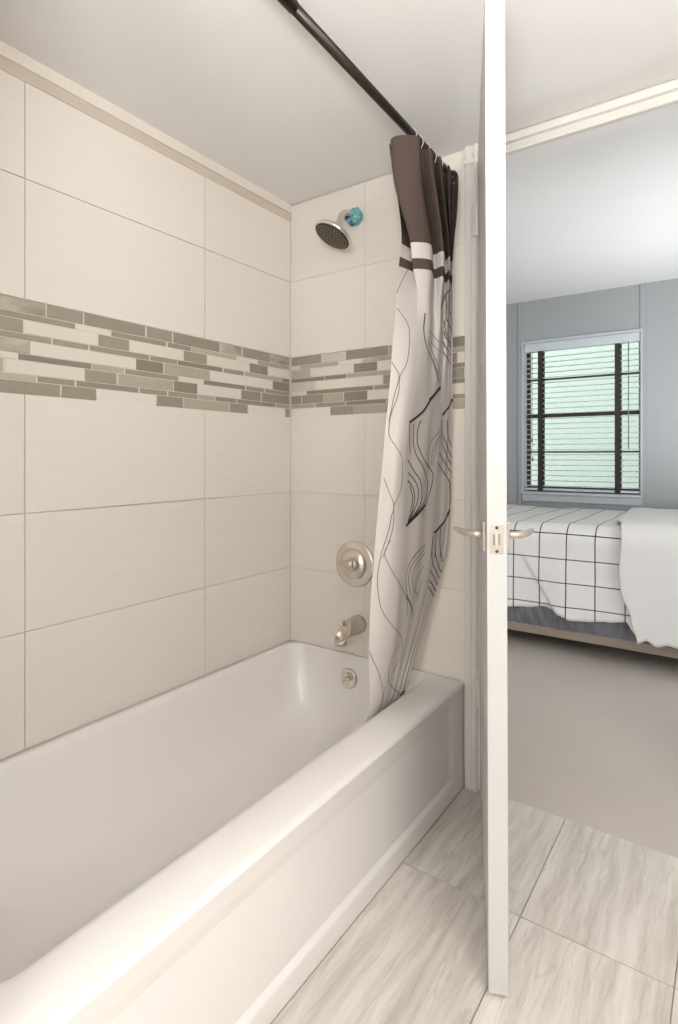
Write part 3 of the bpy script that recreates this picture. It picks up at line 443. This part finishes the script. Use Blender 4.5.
# ------------------------------------------------------------------ shower fittings
sh = empty('rain_shower', (-1.168, YB, 1.995))
tag(sh, 'round rain shower head with dark spray face on a bent chrome arm', 'shower head')
fl = MB()
fc = Vector((-1.168, YB, 1.995))
fl.lathe([(.0, .001), (.030, .001), (.031, .006), (.026, .014), (.016, .020), (.012, .030), (0, .030)], fc, (0, -1, 0), 24)
for k in range(9):           # crumpled film wrapped round the flange
    a = 2*PI*k/9+.3; r = .021+.008*rnd.random()
    c = fc+Vector((r*math.cos(a), -.016-.014*rnd.random(), r*math.sin(a)))
    fl.lathe([(.0, -.010), (.008, -.008), (.012, 0), (.008, .007), (0, .009)], c, (rnd.uniform(-1, 1), rnd.uniform(-1, 0), rnd.uniform(-1, 1)), 8, 1 if k in (4, 6) else 0)
o = fl.build('flange', [M['teal'], M['teal_dark']], sh); o['label'] = 'wall flange still wrapped in teal protective film'
HC = Vector((-1.167, 1.640, 1.882)); HN = Vector((-.28, -.40, -.87)).normalized()
neck = HC-HN*.052
MB().tube([fc+Vector((0, -.004, 0)), (-1.168, 1.755, 1.997), (-1.168, 1.728, 1.994), (-1.166, 1.705, 1.983), (-1.163, 1.688, 1.966), (-1.158, 1.672, 1.945), neck], .0105, 16).build('arm', M['chrome'], sh)
mb = MB()
mb.lathe([(.0, -.060), (.013, -.060), (.016, -.052), (.013, -.044), (.016, -.036), (.021, -.028), (.045, -.018), (.066, -.010), (.072, -.003), (.072, .003), (.069, .006), (.064, .006), (.064, .004), (0, .004)], HC, HN, 40)
hd = mb.build('head', M['chrome'], sh)
mb = MB(); mb.lathe([(.0, .0035), (.0655, .0035), (.066, .0075), (.060, .0085), (0, .0085)], HC, HN, 40)
u = HN.orthogonal().normalized(); w = HN.cross(u)
for ring in range(1, 6):
    for k in range(ring*6):
        a = 2*PI*k/(ring*6)+ring*.2; c = HC+(u*math.cos(a)+w*math.sin(a))*(ring*.0112)+HN*.008
        mb.lathe([(.0022, 0), (.0019, .003), (0, .0032)], c, HN, 6, 1)
o = mb.build('spray_face', [M['spray'], M['nozzle']], sh); o['label'] = 'dark round spray face dotted with pale nozzles'

vl = empty('shower_valve', (-1.172, YB, .694)); vc = Vector((-1.172, YB, .694))
tag(vl, 'round chrome mixer plate with a lever handle above the tub spout', 'faucet')
MB().lathe([(.0, .0005), (.084, .0005), (.086, .003), (.084, .008), (.077, .011), (.070, .0105), (.060, .013), (0, .015)], vc, (0, -1, 0), 48).build('escutcheon', M['chrome'], vl)
mb = MB()
mb.lathe([(.058, .0125), (.057, .016), (.048, .024), (.034, .030), (.022, .033), (0, .033)], vc, (0, -1, 0), 40)
mb.build('bonnet', M['chrome'], vl)
mb = MB()
mb.lathe([(.0, .028), (.023, .029), (.025, .036), (.024, .046), (.018, .051), (0, .052)], vc+Vector((.012, 0, .004)), (0, -1, 0), 28)
mb.tube([vc+Vector((.022, -.040, .006)), vc+Vector((-.010, -.043, .005)), vc+Vector((-.032, -.046, .003)), vc+Vector((-.050, -.047, .002))], [.021, .015, .009, .003], 14)
mb.build('handle', M['nickel'], vl)

sp = empty('tub_spout', (-1.157, YB, .470)); s0 = Vector((-1.157, YB, .470))
tag(sp, 'chrome tub spout on the tiled end wall below the round mixer plate', 'faucet')
mb = MB()
def oval(c, rx, rz, tilt=0.0, n=24):
    return [(c[0]+rx*math.cos(2*PI*i/n), c[1]+rz*math.sin(2*PI*i/n)*math.sin(tilt), c[2]+rz*math.sin(2*PI*i/n)*math.cos(tilt)) for i in range(n)]
path = [((s0.x, YB-.0005, .470), .034, .034, 0), ((s0.x, YB-.020, .470), .034, .034, 0), ((s0.x, YB-.05, .469), .032, .032, 0), ((s0.x, YB-.080, .466), .029, .029, .1), ((s0.x, YB-.104, .461), .026, .027, .5), ((s0.x, YB-.118, .451), .0245, .024, 1.0), ((s0.x, YB-.121, .435), .0235, .021, 1.5), ((s0.x, YB-.121, .424), .023, .0205, 1.57)]
mb.loft([oval(c, a, b, t) for c, a, b, t in path], 0, True, True)
mb.build('spout_body', M['nickel'], sp)
mb = MB(); mb.lathe([(0, -.004), (.016, -.004), (.016, .001), (0, .001)], (s0.x, YB-.121, .4235), (0, 0, -1), 20); mb.build('outlet', M['dark'], sp)
mb = MB(); mb.lathe([(.0, 0), (.0045, 0), (.0045, .010), (.0075, .011), (.0078, .017), (.004, .020), (0, .020)], (s0.x, YB-.098, .4885), (0, -.2, 1), 14); mb.build('diverter_knob', M['nickel'], sp)

# ------------------------------------------------------------------ curtain rod, curtain, rings
def rod_z(y): return 2.068-.0345*(y-.928)
RX = -.780
rod = empty('curtain_rod', (RX, YB, rod_z(YB)))
tag(rod, 'dark bronze tension rod across the top of the tub opening', 'curtain rod')
MB().tube([(RX, .270, rod_z(.27)), (RX, .95, rod_z(.95))], .0142, 20).build('outer_tube', M['rod'], rod)
MB().tube([(RX, .94, rod_z(.94)), (RX, YB-.004, rod_z(YB))], .0122, 20).build('inner_tube', M['rod'], rod)
for yy, d in ((YB-.001, -1), (.267, 1)):
    MB().lathe([(0, 0), (.020, 0), (.021, .010), (.016, .022), (0, .022)], (RX, yy, rod_z(yy)), (0, d, 0), 20).build('end_cap', M['rod'], rod)

NS = 12
LZ = [c[0] for c in CURT]
def curt(s, z):
    """point of the cloth: s across the width 0..1, z height"""
    zz = max(min(z, LZ[0]), LZ[-1]); i = 0
    while i < len(LZ)-2 and zz < LZ[i+1]: i += 1
    t = i+(LZ[i]-zz)/(LZ[i]-LZ[i+1])
    lv = [CURT[j][1] for j in (max(i-1, 0), i, i+1, min(i+2, len(LZ)-1))]
    x = s*(NS-1)
    P = [cat(l, x) for l in lv]; f = t-i
    p = [.5*((2*b)+(-a+c)*f+(2*a-5*b+4*c-d)*f*f+(-a+3*b-3*c+d)*f**3) for a, b, c, d in zip(*P)]
    dz = -.022*s*max(0, (z-1.75)/.27)
    n = noise.noise(Vector((s*9, z*5, 3)))*.0025*(1 if z < 2.0 else 0)
    return Vector((p[0]+n, p[1]+n*.5, z+dz+.004*math.sin(s*40)*(1 if z > 2.005 else 0)))
def zrange(a, b, n): return [a+(b-a)*i/n for i in range(n)]
ZS = zrange(2.018, 1.729, 36)+zrange(1.729, 1.685, 6)+zrange(1.685, 1.655, 4)+zrange(1.655, .235, 110)+[.235]
NU = 240
mb = MB(); rows = [mb.vs([curt(i/NU, z) for i in range(NU+1)]) for z in ZS]
for r in range(len(ZS)-1):
    zm = (ZS[r]+ZS[r+1])/2
    mi = 1 if zm > 1.729 or 1.655 < zm < 1.685 else 0
    for i in range(NU): mb.face([rows[r][i], rows[r][i+1], rows[r+1][i+1], rows[r+1][i]], mi, True)
def c_norm(s, z):
    e = .004; s0_, s1_ = max(0, s-e), min(1, s+e)
    n = (curt(s1_, z)-curt(s0_, z)).cross(curt(s, z-e)-curt(s, z+e))
    return n.normalized()
def ribbon(pts, w, mi, sign=1):
    """printed line: a narrow strip of ink lying on the cloth, pts in (s, z)"""
    n = len(pts)-1; S = [cat(pts, k/3) for k in range(n*3+1)]
    W = [curt(min(max(s, 0), 1), z) for s, z in S]; prev = None
    for k in range(len(S)):
        t = (W[min(k+1, len(W)-1)]-W[max(k-1, 0)])
        if t.length < 1e-6: continue
        nn = c_norm(min(max(S[k][0], 0), 1), S[k][1])*SIGN
        b = t.normalized().cross(nn); b = b.normalized()*w/2
        c = W[k]+nn*.0012
        cur = mb.vs([c-b, c+b])
        if prev: mb.face([prev[0], prev[1], cur[1], cur[0]], mi)
        prev = cur
SIGN = -1
for w, mi, pts in INK: ribbon(pts, w, mi)
cur = mb.build('shower_curtain', [M['cloth'], M['cloth_dark'], M['ink'], M['ink_grey']], auto=False)
tag(cur, 'white shower curtain with dark brown top band and printed wavy lines', 'shower curtain')
RN = [(1.487, 'nearest the viewer'), (1.530, 'second from the viewer'), (1.575, 'third from the viewer'), (1.622, 'fourth from the viewer'), (1.668, 'fifth from the viewer'), (1.712, 'nearest the end wall')]
r0 = None
for y, t in RN:
    if r0 is None:
        mb = MB(); P = []
        for k in range(25):
            a = 2*PI*k/24; P.append((.020*math.cos(a), .004*math.sin(2*a), .030*math.sin(a)))
        mb.tube(P, .0016, 8); r0 = mb.build('curtain_ring', M['ring']); o = r0
    else:
        o = r0.copy(); C.objects.link(o)
    o.location = (RX, y, rod_z(y)-.0155)
    tag(o, 'clear plastic curtain ring on the rod, '+t, 'curtain ring', 'curtain rings on the rod')

# ------------------------------------------------------------------ door (swung into the bathroom)
dd = Vector((.3785, -.9256, 0)).normalized(); dn = Vector((dd.y*-1, dd.x, 0))     # along the leaf, and its thickness direction
DH = Vector((-.411, 1.124, 0))-dd*.716; LEN = .716; TH = .0394
DM = Matrix(((dd.x, dn.x, 0, DH.x), (dd.y, dn.y, 0, DH.y), (0, 0, 1, 0), (0, 0, 0, 1))) @ Matrix.Rotation(.0036, 4, 'X')      # hangs a touch out of plumb
def dbuild(mb, name, m, parent=None):
    bmesh.ops.transform(mb.bm, matrix=DM, verts=mb.bm.verts)
    return mb.build(name, m, parent)
door = dbuild(MB().box(0, LEN, 0, TH, .006, 2.045, bev=.0012), 'door_1', M['doorpaint'])
tag(door, 'white flush door standing open, seen edge on', 'door', kind='structure')
HZ = .932
pl = dbuild(MB().box(LEN-.0008, LEN+.0012, TH/2-.0135, TH/2+.0135, HZ-.032, HZ+.028, bev=.0004), 'latch_plate', M['latch'], door)
mb = MB(); mb.prism([(LEN+.001, TH/2-.007), (LEN+.012, TH/2-.004), (LEN+.012, TH/2+.001), (LEN+.001, TH/2+.007)], HZ-.012, HZ+.010, 'Z'); dbuild(mb, 'latch_bolt', M['nickel'], pl)
mb = MB()
for zz in (-.026, .022): mb.lathe([(0, 0), (.0035, 0), (.003, .0012), (0, .0012)], (LEN+.001, TH/2, HZ+zz), (1, 0, 0), 10)
dbuild(mb, 'screw', M['dark'], pl)
BS = LEN-.062
for s, y0, tone in ((-1, 0, 1), (1, TH, 1)):
    mb = MB()
    mb.tube([(BS, y0+s*.006, HZ), (BS-.002, y0+s*.020, HZ), (BS-.006, y0+s*.032, HZ), (BS-.020, y0+s*.041, HZ), (BS-.05, y0+s*.054, HZ), (BS-.09, y0+s*.064, HZ-.001), (BS-.110, y0+s*.069, HZ-.001)], [.0085, .0078, .0078, .0075, .0068, .0055, .003], 16)
    h = dbuild(mb, 'lever_handle', M['nickel'], door)
    dbuild(MB().box(BS-.030, BS+.030, y0+min(0, s*.0075), y0+max(0, s*.0075), HZ-.032, HZ+.030, bev=.003), 'rose', M['nickel'], h)
for zz in (1.862, .33):
    mb = MB()
    kx, ky = .017, -.0135
    for k in range(5): mb.lathe([(0, .0006), (.0062, .0006), (.0066, .0015), (.0066, .0178), (.0062, .0187), (0, .0187)], (kx, ky, zz-.048+k*.0193), (0, 0, 1), 14)
    mb.box(.004, .020, -.0135, -.0005, zz-.048, zz+.048)
    dbuild(mb, 'hinge', M['trim'], door)

# ------------------------------------------------------------------ bedroom shell
tag(MB().box(XBL-.1, XBR+.1, YB+.0125, YW+.1, -.06, -.001).build('floor_bedroom', M['cement']), 'smooth beige floor of the bedroom beyond the doorway', 'floor', kind='structure')
tag(MB().box(XBL-.1, XBR+.1, YB+WT+.0005, YW+.1, CEILB, CEILB+.08).build('ceiling_bedroom', M['paint']), 'white bedroom ceiling seen through the doorway', 'ceiling', kind='structure')
shell('wall_bedroom_left', 'grey blue bedroom wall hidden behind the door', 'wall', M['blue'], XBL-.1, XBL, YB+WT, YW+.1, -.05, CEILB+.1)
shell('wall_bedroom_right', 'grey blue bedroom wall on the right', 'wall', M['blue'], XBR, XBR+.1, YB+WT, YW+.1, -.05, CEILB+.1)
WX0, WX1, WZ0, WZ1 = -1.350, -.529, .812, 1.975
mb = MB()
for a in ((XBL-.1, WX0, -.05, CEILB+.1), (WX1, XBR+.1, -.05, CEILB+.1), (WX0, WX1, -.05, WZ0), (WX0, WX1, WZ1, CEILB+.1)):
    mb.box(a[0], a[1], YW, YW+.12, a[2], a[3])
tag(mb.build('wall_bedroom_back', M['blue']), 'grey blue panelled bedroom wall around the window', 'wall', kind='structure')
mb = MB()
for x0, x1 in ((-1.394, -1.362), (-.542, -.500)):
    mb.prism([(x0, YW), (x0, YW-.006), (x0+.004, YW-.010), (x1-.004, YW-.010), (x1, YW-.006), (x1, YW)], 0, CEILB, 'Z')
tag(mb.build('trim_3', M['blue']), 'grey blue battens running from floor to ceiling beside the window', 'trim', kind='structure')

# window: casing with sill > sash, panes
mb = MB()
mb.prism([(WX0-.012, YW), (WX0-.012, YW-.012), (WX0+.004, YW-.014), (WX0+.006, YW-.004), (WX0+.006, YW+.12), (WX0, YW+.12), (WX0, YW)], WZ0, WZ1, 'Z')
mb.prism([(WX1+.003, YW), (WX1+.003, YW-.012), (WX1-.004, YW-.014), (WX1-.006, YW-.004), (WX1-.006, YW+.12), (WX1, YW+.12), (WX1, YW)], WZ0, WZ1, 'Z')
mb.box(WX0-.012, WX1+.003, YW-.014, YW+.12, WZ1-.008, WZ1+.012, bev=.003)
mb.box(WX0-.014, WX1+.003, YW-.028, YW+.12, WZ0-.006, WZ0+.014, bev=.003)
mb.box(WX0-.004, WX1+.002, YW-.012, YW-.0005, WZ0-.060, WZ0-.006, bev=.003)
win = mb.build('window_1', mat('pale_window_casing', (184, 189, 192), .5))
tag(win, 'bedroom window with dark brown sash behind open blinds', 'window', kind='structure')
x0, x1, z0, z1 = WX0+.006, WX1-.006, WZ0+.014, WZ1-.008
mb = MB(); ys0, ys1 = YW+.072, YW+.105
mb.box(x0, x0+.024, ys0, ys1, z0, z1); mb.box(x1-.022, x1, ys0, ys1, z0, z1)
mb.box(x0+.024, x1-.022, ys0, ys1, z0, z0+.040); mb.box(x0+.024, x1-.022, ys0, ys1, z1-.03, z1)
mb.box(x0+.024, x1-.022, ys0-.006, ys1, 1.397, 1.429)
sash = mb.build('sash_frame', M['sash'], win)
for zz in (1.130, 1.692):
    MB().box(x0+.024, x1-.022, ys0+.006, ys1-.004, zz-.0065, zz+.0065).build('muntin', M['sash'], sash)
for a, b in ((z0+.04, 1.397), (1.429, z1-.03)):
    MB().box(x0+.024, x1-.022, ys1-.010, ys1-.006, a, b).build('pane', M['glass'], win)

# venetian blind
bl = empty('window_blind', ((x0+x1)/2, YW+.03, z0))
tag(bl, 'white horizontal blind with dark ladder tapes in the bedroom window', 'blind')
MB().box(x0+.003, x1-.003, YW-.004, YW+.054, z1-.064, z1-.001, bev=.003).build('headrail', M['valance'], bl)
mb = MB(); zz = z0+.045; ns = 0; SY0, SY1 = YW+.004, YW+.052
while zz < z1-.075:
    P = []
    for k in range(7):
        f = k/6; P.append((SY0+(SY1-SY0)*f, zz+.0032*math.sin(PI*f)+.002*(f-.5)))
    prof = P+[(y, z-.0026) for y, z in P[::-1]]
    mb.prism(prof, x0+.006, x1-.006, 'X'); zz += .0395
mb.build('slats', M['slat'], bl)
MB().box(x0+.006, x1-.006, SY0, SY1, z0+.010, z0+.026, bev=.003).build('bottom_rail', M['slat'], bl)
for xc in (-1.221, -.683):
    mb = MB()
    for yy in (SY0-.003, SY1+.002): mb.box(xc-.019, xc+.019, yy-.0006, yy+.0006, z0+.010, z1-.06)
    mb.build('ladder_tape', M['tape'], bl)
MB().tube([(-.612, SY0-.010, z1-.06), (-.612, SY0-.010, 1.145)], .0035, 8).build('tilt_wand', M['cord'], bl)
mb = MB()
for xx, zb in ((-1.284, 1.205), (-1.278, 1.060)):
    mb.tube([(xx, SY0-.007, z1-.06), (xx, SY0-.007, zb+.03)], .0014, 6)
    mb.lathe([(0, 0), (.007, .003), (.005, .028), (.002, .032), (0, .032)], (xx, SY0-.007, zb), (0, 0, 1), 10)
mb.build('lift_cord', M['cord'], bl)

# outside
tag(MB().box(-7, 5, 7.2, 7.4, -.6, 4.2).build('exterior_wall', M['mint']), 'pale green wall outside the bedroom window', 'wall', kind='structure')
tag(MB().box(-9, 7, YW+.13, 12, -.62, -.6).build('exterior_ground', M['soil']), 'ground outside the bedroom window', 'ground', kind='structure')

# ------------------------------------------------------------------ bed
BX0, BX1, BY0, BY1 = -1.62, .42, 3.30, 4.40
bed = empty('bed', ((BX0+BX1)/2, (BY0+BY1)/2, 0))
tag(bed, 'low bed against the window wall with taupe rail and slate sheet', 'bed')
mb = MB()
mb.box(BX0, BX1, BY0, BY0+.025, .085, .150, bev=.003)
fr = mb.build('side_rail', M['rail'], bed)
MB().box(BX0, BX1, BY1-.025, BY1, .085, .150, bev=.003).build('side_rail', M['rail'], bed)
MB().box(BX0, BX0+.025, BY0+.026, BY1-.026, .085, .150, bev=.003).build('end_rail', M['rail'], bed)
MB().box(BX1-.025, BX1, BY0+.026, BY1-.026, .085, .150, bev=.003).build('end_rail', M['rail'], bed)
MB().box(BX0+.026, BX1-.026, BY0+.026, BY1-.026, .120, .140).build('slat_deck', M['rail'], bed)
for xx in (BX0+.06, BX1-.06):
    for yy in (BY0+.06, BY1-.06):
        MB().lathe([(0, 0), (.022, 0), (.028, .118), (0, .118)], (xx, yy, 0.0005), (0, 0, 1), 16).build('leg', M['rail'], bed)
MB().box(BX0+.01, BX1-.01, BY0+.012, BY1-.005, .255, .655, bev=.04).build('mattress', M['mattress'], bed)
# gathered slate sheet round the base
mb = MB(); L0 = []
nx = 260
for zi in range(9):
    row = []
    for i in range(nx+1):
        x = BX0+.005+(BX1-BX0-.01)*i/nx; f = zi/8
        w = noise.noise(Vector((x*32+f*1.5, f*1.1, 1)))*.024+noise.noise(Vector((x*60, f*2, 5)))*.009
        row.append((x, BY0-.004+w*(.3+.9*math.sin(PI*min(1, f*1.1)))-.012*math.sin(PI*f), .135+.165*f+.004*noise.noise(Vector((x*9, 0, 2)))))
    L0.append(row)
back = [[(x, BY1-.01, z) for x, y, z in (L0[-1])], [(x, BY1-.01, .150) for x, y, z in L0[-1]]]
mb.loft(L0+back, 0, closed=False)
o = mb.build('sheet', M['sheet'], bed); o['label'] = 'gathered slate blue sheet'

def interp(T, x):
    if x <= T[0][0]: return T[0][1]
    for (a, b), (c, d) in zip(T, T[1:]):
        if x <= c:
            q = (x-a)/(c-a); return b+(d-b)*q*q*(3-2*q)
    return T[-1][1]
def cover(name, m, x_at, n_x, hem, top, yfront, off, seed, puff):
    """cloth over the bed: across-parameter from the back edge over the top and down the front"""
    mb = MB(); bm = mb.bm; uvl = bm.loops.layers.uv.new('cloth')
    na = 90; rows = []; uvs = {}
    R = .075
    for i in range(n_x+1):
        col = []
        for k in range(na+1):
            f = k/na
            x = x_at(i/n_x, f)
            zh = interp(hem, x)
            flat = (BY1-.01)-(yfront+R); quarter = R*PI/2; drop = (top-R)-zh
            tot = flat+quarter+drop; a = f*tot
            if a < flat: y, z, ny, nz = BY1-.01-a, top, 0, 1
            elif a < flat+quarter:
                q = (a-flat)/R; y, z, ny, nz = yfront+R-R*math.sin(q), top-R+R*math.cos(q), -math.sin(q), math.cos(q)
            else: y, z, ny, nz = yfront, top-R-(a-flat-quarter), -1, 0
            d = noise.noise(Vector((x*3.2, a*2.6, seed)))*puff+noise.noise(Vector((x*9, a*3.5, seed+4)))*puff*.3
            hf = max(0, (a-flat-quarter)/max(drop, .01))
            d += .018*hf*math.sin(x*17+seed)*hf
            if nz > .9: d *= .8
            d = abs(d)*.5+d*.5 if hf > .5 else d
            if seed == 2.0 and z < .58:      # lapped fold running down the front
                q = min(max((x+1.02-(.56-z)*.62)/.014, 0), 1); d += .013*q*q*(3-2*q)*min(1, (.58-z)/.12)*min(max((-.58-x)/.2, 0), 1)
            v = bm.verts.new((x, y+ny*(off+d), z+nz*(off+d))); col.append(v)
            uvs[v] = (x+.900, (a-(flat+quarter*.80)+.013)*1.124)
        rows.append(col)
    for i in range(n_x):
        for k in range(na):
            f = mb.face([rows[i][k], rows[i][k+1], rows[i+1][k+1], rows[i+1][k]], 0, True)
            for l in f.loops: l[uvl].uv = uvs[l.vert]
    o = mb.build(name, m)
    s = o.modifiers.new('thickness', 'SOLIDIFY'); s.thickness = .012; s.offset = -1
    return o
HEM = [(-1.62, .225), (-1.09, .228), (-.97, .240), (-.87, .258), (-.84, .250), (-.79, .225), (-.73, .206), (-.66, .208), (-.55, .222), (-.46, .235), (-.42, .190), (-.38, .165), (.5, .165)]
dv = cover('duvet', M['duvet'], lambda u, f: BX0-.005+(BX1-BX0+.01)*u, 300, HEM, .700, BY0-.016, .018, 2.0, .014)
tag(dv, 'white duvet with a black windowpane grid spread over the bed', 'duvet')
THEM = [(-.6, .150), (-.40, .146), (-.365, .166), (-.32, .142), (-.27, .158), (-.22, .152), (.1, .16), (.3, .15), (.5, .16)]
def edge(f):
    return interp([(0, -.575), (.55, -.540), (.64, -.492), (.70, -.480), (.78, -.490), (.84, -.482), (.93, -.432), (1, -.405)], f)
th = cover('throw_blanket', M['throw'], lambda u, f: edge(f)+(.40-edge(f))*u, 110, THEM, .700, BY0-.018, .044, 9.0, .014)
tag(th, 'plain white throw hanging over the right of the gridded duvet', 'blanket')

# ------------------------------------------------------------------ light
def area(name, loc, target, sx, sy, power, rgb):
    l = bpy.data.lights.new(name, 'AREA'); l.shape = 'RECTANGLE'; l.size = sx; l.size_y = sy; l.energy = power; l.color = rgb
    o = bpy.data.objects.new(name, l); o.location = loc; C.objects.link(o)
    o.rotation_euler = (Vector(target)-Vector(loc)).to_track_quat('-Z', 'Y').to_euler(); return o
def bulb(name, loc, power, rgb, rad):
    l = bpy.data.lights.new(name, 'POINT'); l.energy = power; l.color = rgb; l.shadow_soft_size = rad
    o = bpy.data.objects.new(name, l); o.location = loc; C.objects.link(o); return o
LC = (.955, .985, 1)
for y in (.05, .30, .55): bulb('vanity_bulb', (XR-.12, y, 1.84), .8, LC, .07)
def area(name, loc, target, sx, sy, power, rgb):
    l = bpy.data.lights.new(name, 'AREA'); l.shape = 'RECTANGLE'; l.size = sx; l.size_y = sy; l.energy = power; l.color = rgb
    o = bpy.data.objects.new(name, l); o.location = loc; C.objects.link(o)
    o.rotation_euler = (Vector(target)-Vector(loc)).to_track_quat('-Z', 'Y').to_euler(); return o
def bulb(name, loc, power, rgb, rad):
    l = bpy.data.lights.new(name, 'POINT'); l.energy = power; l.color = rgb; l.shadow_soft_size = rad
    o = bpy.data.objects.new(name, l); o.location = loc; C.objects.link(o); return o
for y in (-.35, -.05, .25): bulb('vanity_bulb', (XR-.12, y, 1.86), 9, (1, .985, .965), .06)
def area(name, loc, target, sx, sy, power, rgb):
    l = bpy.data.lights.new(name, 'AREA'); l.shape = 'RECTANGLE'; l.size = sx; l.size_y = sy; l.energy = power; l.color = rgb
    o = bpy.data.objects.new(name, l); o.location = loc; C.objects.link(o)
    o.rotation_euler = (Vector(target)-Vector(loc)).to_track_quat('-Z', 'Y').to_euler(); return o
area('ceiling_fill', (.10, -.30, 1.35), (-.15, .25, 2.2), .35, .35, 14.5, LC).data.spread = 2.3  # added uplight behind the camera, there to brighten the ceiling
bulb('camera_flash', (-.10, -.95, 1.25), 22, LC, .14)
area('bedroom_ceiling_fill', (.10, 3.45, 1.05), (-.20, 3.75, 2.3), .8, .8, 12, (.88, .95, 1))  # added uplight out of view, fills in the cool glow on the bedroom ceiling
bulb('bedroom_fill', (1.05, 2.55, 1.60), 10, LC, .12)  # added fill light for the bedroom, no lamp stands here
W = bpy.data.worlds.new('sky'); bpy.context.scene.world = W; W.use_nodes = True
bg = W.node_tree.nodes['Background']; bg.inputs['Color'].default_value = (.88, .94, 1, 1); bg.inputs['Strength'].default_value = 5.0

# ------------------------------------------------------------------ camera
cd = bpy.data.cameras.new('camera'); co = bpy.data.objects.new('camera', cd); C.objects.link(co)
cd.sensor_fit = 'VERTICAL'; cd.sensor_height = 24; cd.lens = 568.24/1024*24; cd.clip_start = .02
cd.shift_y = -(512-455.88)/1024
co.location = (0, 0, 1.1); co.rotation_euler = (PI/2, 0, .6079)
sc = bpy.context.scene; sc.camera = co
vs_ = sc.view_settings; vs_.view_transform = 'Standard'; vs_.look = 'None'; vs_.gamma = 1; vs_.use_curve_mapping = False; vs_.exposure = .30
